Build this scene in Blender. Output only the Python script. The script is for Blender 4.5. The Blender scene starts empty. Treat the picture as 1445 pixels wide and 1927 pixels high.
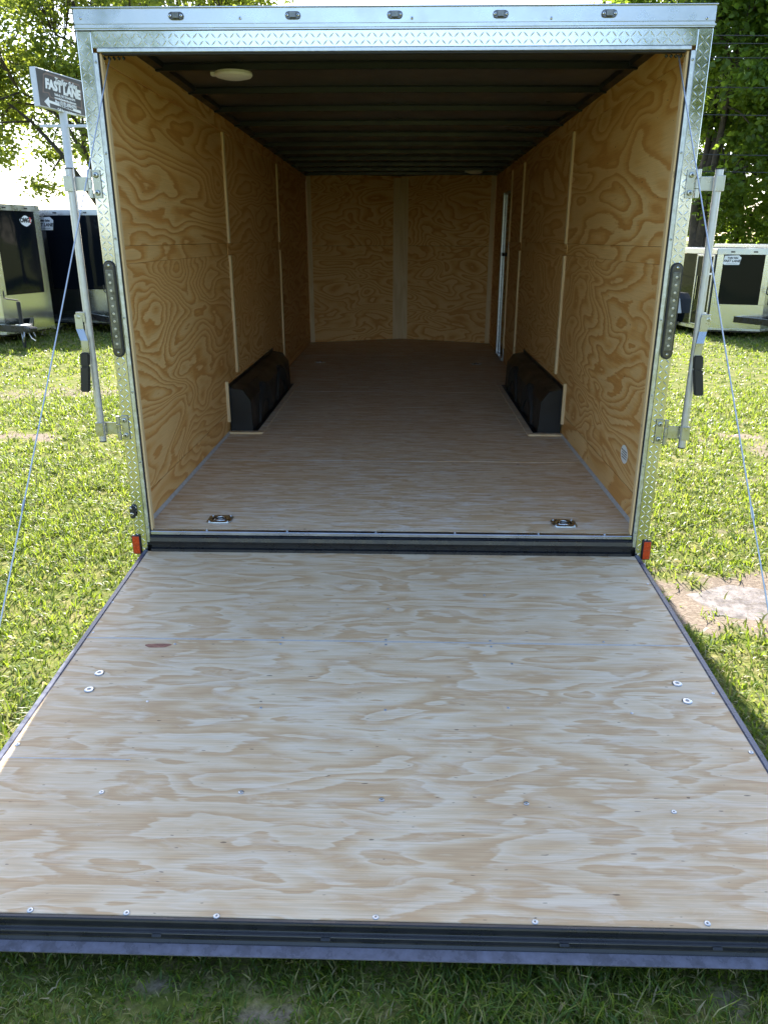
import bpy, bmesh, math, random
import numpy as np
from mathutils import Vector, Matrix
R = math.radians
random.seed(4); rng = np.random.default_rng(4)
S = bpy.context.scene
COL = S.collection

# ------------------------------------------------------------------ camera
CX, CY, CZ, YAW, PIT, ROL, FPX = 0.0631, -3.5896, 1.4026, -0.0255, 0.3451, 0.0014, 1433.2
IW, IH = 1445.0, 1927.0
_cy, _sy, _cp, _sp = math.cos(YAW), math.sin(YAW), math.cos(PIT), math.sin(PIT)
VF = Vector((_sy*_cp, _cy*_cp, -_sp)); VR0 = Vector((_cy, -_sy, 0)); VU0 = VR0.cross(VF)
VR = math.cos(ROL)*VR0 + math.sin(ROL)*VU0; VU = -math.sin(ROL)*VR0 + math.cos(ROL)*VU0
cd = bpy.data.cameras.new('camera'); cam = bpy.data.objects.new('camera', cd); COL.objects.link(cam)
cam.matrix_world = Matrix(((VR.x, VU.x, -VF.x, CX), (VR.y, VU.y, -VF.y, CY), (VR.z, VU.z, -VF.z, CZ), (0, 0, 0, 1)))
cd.sensor_fit = 'VERTICAL'; cd.sensor_height = 24.0; cd.lens = 24.0*FPX/IH
cd.clip_start = 0.05; cd.clip_end = 2000
S.camera = cam
# ------------------------------------------------------------------ light
SUN_EL, SUN_AZ = R(40), R(-3.0)          # azimuth measured from +Y towards +X
w = bpy.data.worlds.new('World'); S.world = w; w.use_nodes = True
nt = w.node_tree; bg = nt.nodes['Background']
sky = nt.nodes.new('ShaderNodeTexSky'); sky.sky_type = 'NISHITA'; sky.sun_disc = False
sky.sun_elevation = SUN_EL; sky.sun_rotation = SUN_AZ
sky.air_density = 0.9; sky.dust_density = 1.2; sky.ozone_density = 0.7
nt.links.new(sky.outputs[0], bg.inputs[0]); bg.inputs[1].default_value = 0.125
sl = bpy.data.lights.new('sun', 'SUN'); sl.energy = 4.7; sl.angle = R(0.53); sl.color = (1, 0.95, 0.86)
so = bpy.data.objects.new('sun', sl); COL.objects.link(so)
sd = Vector((math.sin(SUN_AZ)*math.cos(SUN_EL), math.cos(SUN_AZ)*math.cos(SUN_EL), math.sin(SUN_EL)))
so.rotation_euler = sd.to_track_quat('Z', 'Y').to_euler(); so.location = sd*60
vs = S.view_settings; vs.view_transform = 'Standard'; vs.look = 'None'; vs.gamma = 1; vs.use_curve_mapping = False
vs.exposure = 2.15
S.render.engine = 'CYCLES'
cy = S.cycles
cy.use_denoising = True; cy.max_bounces = 16; cy.diffuse_bounces = 14; cy.glossy_bounces = 4
cy.transmission_bounces = 6; cy.transparent_max_bounces = 8; cy.sample_clamp_indirect = 8
cy.caustics_reflective = False; cy.caustics_refractive = False

G = -0.37                                # ground level; the trailer floor is z = 0

def un(u, v, X=None, Y=None, Z=None):    # pixel -> point on a known plane
    d = VF + VR*((u-IW/2)/FPX) + VU*((IH/2-v)/FPX); C = Vector((CX, CY, CZ))
    t = (X-C.x)/d.x if X is not None else (Y-C.y)/d.y if Y is not None else (Z-C.z)/d.z
    return C + d*t

# ------------------------------------------------------------------ material helpers
def newmat(name):
    m = bpy.data.materials.new(name); m.use_nodes = True
    n = m.node_tree; b = n.nodes['Principled BSDF']
    return m, n, b
def N(n, t, **kw):
    o = n.nodes.new(t)
    for k, v in kw.items():
        if k.startswith('i_'):
            key = k[2:]; key = int(key) if key.isdigit() else key
            o.inputs[key].default_value = v
        else: setattr(o, k, v)
    return o
def L(n, a, b): n.links.new(a, b)
def ramp(n, fac, stops, interp='LINEAR'):
    r = n.nodes.new('ShaderNodeValToRGB'); e = r.color_ramp.elements; r.color_ramp.interpolation = interp
    while len(e) < len(stops): e.new(0.5)
    for el, (p, c) in zip(e, stops):
        el.position = p; el.color = (*c, 1) if len(c) == 3 else c
    L(n, fac, r.inputs[0]); return r.outputs[0]
def mth(n, op, a, b=None, c=None):
    m = n.nodes.new('ShaderNodeMath'); m.operation = op
    for i, v in enumerate((a, b, c)):
        if v is None: continue
        if isinstance(v, (int, float)): m.inputs[i].default_value = v
        else: L(n, v, m.inputs[i])
    return m.outputs[0]
def mixc(n, fac, a, b, mode='MIX'):
    m = n.nodes.new('ShaderNodeMix'); m.data_type = 'RGBA'; m.blend_type = mode
    for sock, v in ((m.inputs[0], fac), (m.inputs[6], a), (m.inputs[7], b)):
        if isinstance(v, (int, float)): sock.default_value = v
        elif isinstance(v, tuple): sock.default_value = (*v, 1)
        else: L(n, v, sock)
    return m.outputs[2]
def coords(n, scale, rnd=True):
    tc = N(n, 'ShaderNodeTexCoord'); src = tc.outputs['Object']
    if rnd:
        oi = N(n, 'ShaderNodeObjectInfo'); vm = N(n, 'ShaderNodeVectorMath', operation='SCALE')
        vm.inputs[0].default_value = (31.7, 47.3, 19.1); L(n, oi.outputs['Random'], vm.inputs['Scale'])
        va = N(n, 'ShaderNodeVectorMath', operation='ADD'); L(n, src, va.inputs[0]); L(n, vm.outputs[0], va.inputs[1]); src = va.outputs[0]
    mp = N(n, 'ShaderNodeMapping'); mp.inputs['Scale'].default_value = scale; L(n, src, mp.inputs[0])
    return mp.outputs[0]
def noise(n, vec, scale, detail=2, rough=.5, dist=0.0):
    t = N(n, 'ShaderNodeTexNoise'); t.inputs['Scale'].default_value = scale; t.inputs['Detail'].default_value = detail
    t.inputs['Roughness'].default_value = rough; t.inputs['Distortion'].default_value = dist
    L(n, vec, t.inputs['Vector']); return t.outputs['Fac']
def bump(n, b, h, strength=.2, dist=.01):
    bp = N(n, 'ShaderNodeBump'); bp.inputs['Strength'].default_value = strength; bp.inputs['Distance'].default_value = dist
    L(n, h, bp.inputs['Height']); L(n, bp.outputs[0], b.inputs['Normal'])

def ply(name, grain, K, stops, warp=.05, rough=.6, fibre=.16, wide=2.2, lng=.62, patch=None, speck=(.05, .03, .02), det=2.5):
    """rotary-cut veneer: contour bands of a noise field stretched along the grain"""
    m, n, b = newmat(name)
    g = lambda a, c: tuple(a if i == grain else c for i in range(3))
    v = coords(n, g(lng, wide))
    f = noise(n, v, 1.0, det, .42, .5)
    j = noise(n, coords(n, g(5, 60)), 1.0, 3, .6)
    j2 = noise(n, coords(n, g(9, 16)), 1.0, 2, .5)
    f = mth(n, 'ADD', f, mth(n, 'MULTIPLY', mth(n, 'SUBTRACT', j, .5), warp))
    f = mth(n, 'ADD', f, mth(n, 'MULTIPLY', mth(n, 'SUBTRACT', j2, .5), warp*.55))
    fr = mth(n, 'FRACT', mth(n, 'MULTIPLY', f, K))
    col = ramp(n, fr, stops, 'EASE')
    big = noise(n, coords(n, g(.5, 1.3)), 1.0, 2, .5)
    col = mixc(n, mth(n, 'MULTIPLY', ramp(n, big, [(.35, (0, 0, 0)), (.7, (1, 1, 1))]), .35), col, stops[len(stops)//2][1])
    if patch:
        pn = noise(n, coords(n, g(4.2, 21)), 1.0, 5, .64, 1.3)
        col = mixc(n, mth(n, 'MULTIPLY', ramp(n, pn, [(.48, (0, 0, 0)), (.66, (1, 1, 1))]), patch[1]), col, patch[0])
    fb = noise(n, coords(n, g(3.5, 330)), 1.0, 2, .6)
    col = mixc(n, fibre, col, ramp(n, fb, [(.3, (.25, .2, .16)), (.7, (1, 1, 1))]), 'MULTIPLY')
    dk = noise(n, coords(n, g(26, 95)), 1.0, 1, .4)
    col = mixc(n, ramp(n, dk, [(.76, (0, 0, 0)), (.79, (.7, .7, .7))]), col, speck)
    L(n, col, b.inputs['Base Color'])
    b.inputs['Roughness'].default_value = rough; b.inputs['Specular IOR Level'].default_value = .35
    bump(n, b, mth(n, 'ADD', mth(n, 'MULTIPLY', fb, .6), mth(n, 'MULTIPLY', fr, .3)), .18, .002)
    return m
WSTOPS = [(0, (.82, .55, .25)), (.30, (.80, .525, .23)), (.55, (.74, .43, .155)), (.80, (.61, .30, .085)), (.90, (.605, .295, .082)), (1, (.80, .52, .225))]
M = {}
M['wall'] = ply('wall_plywood', 1, 15, WSTOPS, .022, .5, .2, 2.7, .60, det=2.0)
M['wall_dense'] = ply('wall_plywood_dense', 1, 22, WSTOPS, .024, .5, .2, 2.9, .85, det=2.2)
M['wall_front'] = ply('nose_plywood', 0, 17, WSTOPS, .018, .55, .2, 3.2, .55, det=1.8)
FST = [(0, (.72, .585, .41)), (.30, (.67, .515, .335)), (.55, (.61, .43, .25)), (.80, (.56, .37, .20)), (.90, (.555, .37, .20)), (1, (.70, .565, .39))]
M['ramp'] = ply('ramp_plywood', 0, 5, FST, .15, .6, .30, 8.0, 2.3, ((.72, .605, .46), .62))
M['floor'] = ply('floor_plywood', 0, 6, [(p, tuple(min(.85, x*1.14) for x in c)) for p, c in FST], .25, .55, .30, 8, 1.3, ((.86, .79, .69), .75))
M['edge'] = ply('cut_edge_wood', 2, 4, [(0, (.72, .52, .28)), (.5, (.66, .46, .24)), (1, (.72, .54, .30))], .02, .6, .12, 3, .7)
M['pale'] = ply('pale_batten_wood', 2, 5, [(0, (.78, .62, .38)), (.5, (.70, .53, .30)), (1, (.78, .63, .40))], .03, .6, .15, 6, .8)

def simple(name, col, rough=.5, metal=0.0, nz=None, coat=0, spec=None):
    m, n, b = newmat(name)
    b.inputs['Base Color'].default_value = (*col, 1); b.inputs['Roughness'].default_value = rough; b.inputs['Metallic'].default_value = metal
    if spec is not None: b.inputs['Specular IOR Level'].default_value = spec
    if coat: b.inputs['Coat Weight'].default_value = coat; b.inputs['Coat Roughness'].default_value = .04
    if nz:
        sc, amp, bs = nz; v = coords(n, (1, 1, 1)); f = noise(n, v, sc, 4, .6)
        lo = tuple(c*(1-amp) for c in col); hi = tuple(min(1, c*(1+amp)) for c in col)
        L(n, ramp(n, f, [(.3, lo), (.7, hi)]), b.inputs['Base Color'])
        L(n, ramp(n, f, [(.25, (max(.03, rough-.12),)*3), (.75, (min(1, rough+.12),)*3)]), b.inputs['Roughness'])
        if bs: bump(n, b, f, bs, .004)
    return m
M['galv'] = simple('galvanised_steel', (.50, .53, .56), .40, 1, (38, .22, .05))
M['alu'] = simple('aluminium_cap', (.46, .49, .53), .30, 1, (6, .06, .03))
M['tread'] = simple('tread_plate_aluminium', (.58, .60, .61), .17, 1, (7, .05, .10))
M['chrome'] = simple('polished_steel', (.55, .56, .57), .14, 1)
M['zinc'] = simple('zinc_plated_steel', (.42, .44, .44), .30, 1, (20, .08, 0))
M['barsteel'] = simple('brushed_bar_steel', (.50, .51, .54), .42, .75, (30, .1, 0))
M['black'] = simple('black_paint', (.012, .013, .016), .30, 0, (14, .3, .03))
M['blackmat'] = simple('black_plastic', (.015, .015, .016), .55, 0, (40, .2, .05))
M['box'] = simple('black_sheet_steel', (.010, .011, .013), .38, 0, (5, .2, .02))
M['rubber'] = simple('rubber_seal', (.02, .02, .022), .7)
M['trim'] = simple('grey_edge_trim', (.070, .075, .105), .30, 0, (26, .5, .10))
M['ceil'] = simple('dark_roof_underside', (.058, .052, .052), .36, 0, (3, .25, .04))
M['bow'] = simple('dark_steel_bow', (.006, .008, .013), .40, 0, (10, .3, .02))
M['white'] = simple('white_plastic', (.82, .82, .80), .4, 0, None)
M['caulk'] = simple('grey_caulk', (.44, .41, .38), .7, 0, (30, .15, .1))
M['red'] = simple('red_reflector', (.50, .035, .012), .22, 0, (90, .25, .2), .6)
M['lens'] = simple('smoked_clear_lens', (.10, .105, .10), .12, 0, (45, .5, .3), .8)
M['lamp'] = simple('dark_marker_lens', (.045, .045, .05), .18, 0, None, .6)
M['led'] = simple('clear_led', (.62, .60, .54), .2, .4)
M['tyre'] = simple('tyre_rubber', (.018, .018, .018), .8, 0, (20, .2, .1))
M['rim'] = simple('silver_rim', (.55, .56, .58), .3, .9)
M['gloss'] = None
def gloss_panel():
    m, n, b = newmat('glossy_black_panel')
    b.inputs['Base Color'].default_value = (.004, .006, .010, 1); b.inputs['Roughness'].default_value = .05
    b.inputs['Specular IOR Level'].default_value = .22
    f = noise(n, coords(n, (1.1, 1.1, .8)), 1.0, 1, .4); bump(n, b, f, .35, .06)
    return m
M['gloss'] = gloss_panel()
def farplate():
    m, n, b = newmat('far_tread_plate')
    b.inputs['Base Color'].default_value = (.58, .60, .60, 1); b.inputs['Metallic'].default_value = 1; b.inputs['Roughness'].default_value = .18
    v = coords(n, (1, 1, 1), False)
    mp = N(n, 'ShaderNodeMapping'); mp.inputs['Rotation'].default_value = (.6, .78, .5); L(n, v, mp.inputs[0])
    ck = N(n, 'ShaderNodeTexChecker'); ck.inputs['Scale'].default_value = 34; L(n, mp.outputs[0], ck.inputs[0])
    bump(n, b, ck.outputs['Fac'], .22, .003)
    return m
M['farplate'] = farplate()
M['decalw'] = simple('white_vinyl', (.80, .80, .82), .4)
M['decalb'] = simple('black_vinyl', (.012, .012, .02), .4)
M['decalr'] = simple('red_vinyl', (.65, .08, .08), .4)
M['signpanel'] = simple('sign_panel_dark', (.035, .032, .038), .5, 0, (3, .2, 0))
M['signbrown'] = simple('sign_brown', (.16, .10, .085), .5)
M['polepaint'] = simple('white_pole_paint', (.62, .63, .68), .45, 0, (8, .06, 0))
M['bark'] = simple('bark', (.060, .046, .034), .9, 0, (9, .5, .8))
M['wire'] = simple('wire_cable', (.03, .03, .032), .5)
M['cable'] = simple('steel_cable', (.52, .55, .58), .4, .9)
M['polewood'] = simple('weathered_pole_wood', (.16, .12, .09), .9, 0, (12, .3, .3))

# ------------------------------------------------------------------ mesh helpers
def link(o, parent=None):
    COL.objects.link(o)
    if parent is not None:
        o.parent = parent
    return o
def mk(name, verts, faces, mat, parent=None, smooth=False, off=None):
    me = bpy.data.meshes.new(name); me.from_pydata([tuple(v) for v in verts], [], faces); me.update()
    if mat: me.materials.append(mat)
    if smooth: me.polygons.foreach_set('use_smooth', [True]*len(me.polygons))
    o = bpy.data.objects.new(name, me); link(o, parent)
    if off is not None: o.location = off
    elif parent is not None and parent.get('flat'): o.location = -Vector(parent['flat'])
    return o
class B:
    """collects shapes for ONE mesh object"""
    def __init__(s): s.v = []; s.f = []
    def add(s, v, f):
        k = len(s.v); s.v += [tuple(x) for x in v]; s.f += [tuple(i+k for i in q) for q in f]; return s
    def box(s, x0, x1, y0, y1, z0, z1):
        return s.add([(x0, y0, z0), (x1, y0, z0), (x1, y1, z0), (x0, y1, z0), (x0, y0, z1), (x1, y0, z1), (x1, y1, z1), (x0, y1, z1)],
                     [(0, 3, 2, 1), (4, 5, 6, 7), (0, 1, 5, 4), (1, 2, 6, 5), (2, 3, 7, 6), (3, 0, 4, 7)])
    def tube(s, pts, r, seg=8, caps=True):
        pts = [Vector(p) for p in pts]; rs = r if isinstance(r, (list, tuple)) else [r]*len(pts)
        k = len(s.v); prev = None
        for i, p in enumerate(pts):
            t = (pts[min(i+1, len(pts)-1)] - pts[max(i-1, 0)]).normalized()
            if prev is None: u = t.orthogonal().normalized()
            else: u = (prev - t*prev.dot(t)); u = u.normalized() if u.length > 1e-6 else t.orthogonal().normalized()
            prev = u; q = t.cross(u)
            for a in range(seg):
                c = 2*math.pi*a/seg; s.v.append(tuple(p + (u*math.cos(c)+q*math.sin(c))*rs[i]))
        for i in range(len(pts)-1):
            for a in range(seg):
                b = (a+1) % seg; s.f.append((k+i*seg+a, k+i*seg+b, k+(i+1)*seg+b, k+(i+1)*seg+a))
        if caps:
            s.f.append(tuple(k+a for a in reversed(range(seg)))); e = k+(len(pts)-1)*seg; s.f.append(tuple(e+a for a in range(seg)))
        return s
    def prism(s, poly, axis, a0, a1):
        """polygon in the two other axes, extruded along axis"""
        n = len(poly)
        def P(p, a):
            return (a, p[0], p[1]) if axis == 0 else (p[0], a, p[1]) if axis == 1 else (p[0], p[1], a)
        v = [P(p, a0) for p in poly] + [P(p, a1) for p in poly]
        f = [tuple(range(n))[::-1], tuple(range(n, 2*n))] + [(i, (i+1) % n, n+(i+1) % n, n+i) for i in range(n)]
        return s.add(v, f)
    def strip(s, quad, th):
        """thin slab: four corners, thickness along the normal (away from it)"""
        q = [Vector(p) for p in quad]; nn = (q[1]-q[0]).cross(q[3]-q[0]).normalized()
        return s.add(q + [p - nn*th for p in q], [(0, 1, 2, 3), (7, 6, 5, 4), (0, 4, 5, 1), (1, 5, 6, 2), (2, 6, 7, 3), (3, 7, 4, 0)])
    def obj(s, name, mat, parent=None, bevel=0, smooth=False, seg=1, off=None):
        o = mk(name, s.v, s.f, mat, parent, smooth, off)
        bm = bmesh.new(); bm.from_mesh(o.data)
        bmesh.ops.recalc_face_normals(bm, faces=bm.faces)
        if bevel: bmesh.ops.bevel(bm, geom=bm.edges[:], offset=bevel, segments=seg, affect='EDGES', clamp_overlap=True)
        bm.to_mesh(o.data); bm.free()
        if smooth: o.data.polygons.foreach_set('use_smooth', [True]*len(o.data.polygons))
        return o
def thing(name, label, cat, loc=(0, 0, 0), rz=0, group=None):
    o = bpy.data.objects.new(name, None); COL.objects.link(o); o.empty_display_size = .2
    o.location = loc; o.rotation_euler = (0, 0, rz); tag(o, label, cat, group); return o
def tag(o, label, cat, group=None, kind=None):
    o['label'] = label; o['category'] = cat
    if group: o['group'] = group
    if kind: o['kind'] = kind
    return o
def inst(src_mesh, name, parent, loc, rot=(0, 0, 0), scale=None):
    o = bpy.data.objects.new(name, src_mesh); link(o, parent); o.location = loc; o.rotation_euler = rot
    if scale: o.scale = scale
    return o
def meshof(b, mat, bevel=0, smooth=False):
    o = b.obj('tmp', mat, None, bevel, smooth); me = o.data; bpy.data.objects.remove(o); return me
def text_mesh(body, size, mat, align='CENTER', shear=0.0, bold=0.0, extrude=.002):
    c = bpy.data.curves.new('lettering', 'FONT'); c.body = body; c.size = size; c.align_x = align; c.align_y = 'CENTER'
    c.shear = shear; c.offset = bold; c.extrude = extrude; c.resolution_u = 3
    o = bpy.data.objects.new('tmp', c); COL.objects.link(o)
    dg = bpy.context.evaluated_depsgraph_get(); me = bpy.data.meshes.new_from_object(o.evaluated_get(dg))
    bpy.data.objects.remove(o); me.name = 'lettering'; me.materials.clear(); me.materials.append(mat); return me
def bolt_mesh(r, h, mat, recess=True):
    b = B(); n = 12
    prof = [(r, 0), (r, h*.45), (r*.8, h*.9), (r*.42, h), (r*.30, h*.45)]
    v = []; f = []
    for i, (rr, z) in enumerate(prof):
        for a in range(n): v.append((rr*math.cos(2*math.pi*a/n), rr*math.sin(2*math.pi*a/n), z))
    for i in range(len(prof)-1):
        for a in range(n): f.append((i*n+a, i*n+(a+1) % n, (i+1)*n+(a+1) % n, (i+1)*n+a))
    f.append(tuple((len(prof)-1)*n+a for a in range(n)))
    b.add(v, f); me = meshof(b, mat)
    if recess:
        me.materials.append(M['lamp'])  # recess shade put into the colour: dark material on its bottom face
        for p_ in me.polygons:
            if len(p_.vertices) > 4: p_.material_index = 1
    return me

# ------------------------------------------------------------------ ground
PATCHES = []   # x, y, rx, ry, strength
for (u, v, rx, ry, s) in [(30, 820, .40, .26, 1), (1400, 822, .5, .16, .9), (1330, 826, .35, .14, .7), (1385, 752, .4, .12, .7), (800+425, 790, .4, .1, .5),
                          (1270, 985, .5, .12, .55), (1200+70, 1120, .25, .22, .9), (240, 735, .35, .08, .7), (230, 680, .6, .10, .6), (60, 900, .4, .15, .35),
                          (180, 870, .3, .1, .45), (1300, 880, .4, .1, .4), (1430, 905, .4, .1, .5), (120, 1120, .35, .12, .35), (330, 1870, .12, .05, .6),
                          (470, 1900, .12, .06, .7), (1350, 1900, .12, .06, .6), (1300, 960, .3, .08, .5), (1350, 1000, .5, .09, .5), (1250, 1000, .4, .10, .4)]:
    p = un(u, v, Z=G); PATCHES.append((p.x, p.y, rx, ry, s))
PUD = (un(1400, 1135, Z=G).x + .22, un(1400, 1135, Z=G).y+.03, .52, .17)
def vnoise(x, y, seed=0):
    """smooth value noise, numpy"""
    r = np.random.default_rng(seed).random((64, 64))
    xi = np.floor(x).astype(int); yi = np.floor(y).astype(int); fx = x-xi; fy = y-yi
    fx = fx*fx*(3-2*fx); fy = fy*fy*(3-2*fy)
    g = lambda a, b: r[a % 64, b % 64]
    return (g(xi, yi)*(1-fx)+g(xi+1, yi)*fx)*(1-fy)+(g(xi, yi+1)*(1-fx)+g(xi+1, yi+1)*fx)*fy
def fbm(x, y, seed=0): return .55*vnoise(x, y, seed)+.3*vnoise(x*2.1, y*2.1, seed+1)+.15*vnoise(x*4.3, y*4.3, seed+2)
def dirt(x, y):
    d = np.zeros_like(x)
    nz = .55*fbm(x*2.2+9, y*2.2, 11)+.55*fbm(x*9+3, y*9, 13)-.05
    for (px, py, rx, ry, s) in PATCHES:
        q = ((x-px)/rx)**2+((y-py)/ry)**2
        d = np.maximum(d, s*np.clip(.85-q*.8+(nz-.5)*3.4, 0, 1))
    q = ((x-PUD[0])/(PUD[2]*1.15))**2+((y-PUD[1])/(PUD[3]*1.35))**2
    d = np.maximum(d, np.clip(1.35-q*.36+(nz-.5)*3.4, 0, .80))
    big = fbm(x*.55+3, y*.55+5, 23)
    d = np.maximum(d, np.clip((big-.62)*4, 0, .55))
    return d
def gz(x, y):
    h = (fbm(x*.9, y*.9, 31)-.5)*.035+(fbm(x*7, y*7, 5)-.5)*.022
    q = ((x-PUD[0])/(PUD[2]*1.15))**2+((y-PUD[1])/(PUD[3]*1.15))**2
    return G + h*np.clip(.35+.65*q, 0, 1) - .012*np.clip(1.5-q, 0, 1)
def ground():
    fx = np.concatenate([[-600, -250, -110, -50, -28, -18, -13], np.arange(-10, 10.01, .11), [13, 18, 28, 50, 110, 250, 600]])
    fy = np.concatenate([[-600, -200, -80, -30, -14, -8, -5], np.arange(-3.4, 9, .08), np.arange(9, 18, .3), [19, 22, 27, 35, 50, 80, 140, 260, 700]])
    X, Y = np.meshgrid(fx, fy); nx, ny = len(fx), len(fy)
    near = (np.abs(X) < 11) & (Y > -4) & (Y < 20)
    Z = np.where(near, gz(X, Y), G)
    co = np.stack([X, Y, Z], -1).reshape(-1, 3)
    i = np.arange((ny-1)*nx).reshape(ny-1, nx)[:, :-1].ravel()
    F = np.stack([i, i+1, i+1+nx, i+nx], -1)
    me = bpy.data.meshes.new('ground'); me.vertices.add(len(co)); me.vertices.foreach_set('co', co.ravel())
    me.loops.add(F.size); me.loops.foreach_set('vertex_index', F.ravel()); me.polygons.add(len(F))
    me.polygons.foreach_set('loop_start', np.arange(0, F.size, 4)); me.update(calc_edges=True)
    a = me.attributes.new('dirt', 'FLOAT', 'POINT'); a.data.foreach_set('value', np.where(near, dirt(X, Y), 0).ravel().astype(np.float32))
    m, n, b = newmat('lawn_soil')
    at = N(n, 'ShaderNodeAttribute', attribute_name='dirt')
    v = coords(n, (1, 1, 1), False)
    f1 = noise(n, v, 9, 6, .7); f2 = noise(n, v, 60, 3, .7); f3 = noise(n, v, .5, 3, .6)
    grass = ramp(n, f1, [(.25, (.030, .042, .012)), (.46, (.090, .110, .024)), (.60, (.19, .165, .075)), (.75, (.27, .22, .13))])
    grass = mixc(n, mth(n, 'MULTIPLY', f3, .5), grass, (.12, .15, .025))
    grass = mixc(n, .5, grass, ramp(n, f2, [(.3, (.4, .4, .4)), (.7, (1.5, 1.5, 1.4))]), 'MULTIPLY')
    soil = ramp(n, f2, [(.25, (.10, .078, .060)), (.55, (.20, .16, .125)), (.8, (.30, .25, .205))])
    col = mixc(n, ramp(n, mth(n, 'ADD', at.outputs['Fac'], mth(n, 'MULTIPLY', mth(n, 'SUBTRACT', f1, .5), .6)), [(.3, (0, 0, 0)), (.6, (1, 1, 1))]), grass, soil)
    L(n, col, b.inputs['Base Color']); b.inputs['Roughness'].default_value = .9; b.inputs['Specular IOR Level'].default_value = .06
    bump(n, b, mth(n, 'ADD', f1, mth(n, 'MULTIPLY', f2, .6)), .6, .02)
    me.materials.append(m)
    o = bpy.data.objects.new('ground', me); COL.objects.link(o)
    tag(o, 'green lawn with worn patches of bare pale soil', 'ground', kind='structure')
    # puddle water
    n_ = 90; vv = [(PUD[0], PUD[1], G-.010)]
    for k in range(n_):
        a_ = 2*math.pi*k/n_; r_ = 1.15+.20*math.sin(3*a_+1)+.12*math.sin(7*a_)+.07*math.sin(13*a_+2)+.05*math.sin(23*a_)
        vv.append((PUD[0]+PUD[2]*r_*math.cos(a_), PUD[1]+PUD[3]*r_*math.sin(a_), G-.010))
    wm, n, b = newmat('muddy_water'); b.inputs['Base Color'].default_value = (.20, .165, .135, 1); b.inputs['Roughness'].default_value = .30
    b.inputs['IOR'].default_value = 1.33; f = noise(n, coords(n, (1, 1, 1), False), 22, 2, .5); bump(n, b, f, .4, .02)
    L(n, ramp(n, noise(n, coords(n, (1, 1, 1), False), 14, 5, .7), [(.35, (.10, .085, .075)), (.65, (.25, .22, .21))]), b.inputs['Base Color'])
    o = mk('puddle_water', vv, [(0, 1+k, 1+(k+1) % n_) for k in range(n_)], wm)
    tag(o, 'shallow muddy puddle beside the ramp', 'puddle', kind='structure')
ground()

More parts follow.
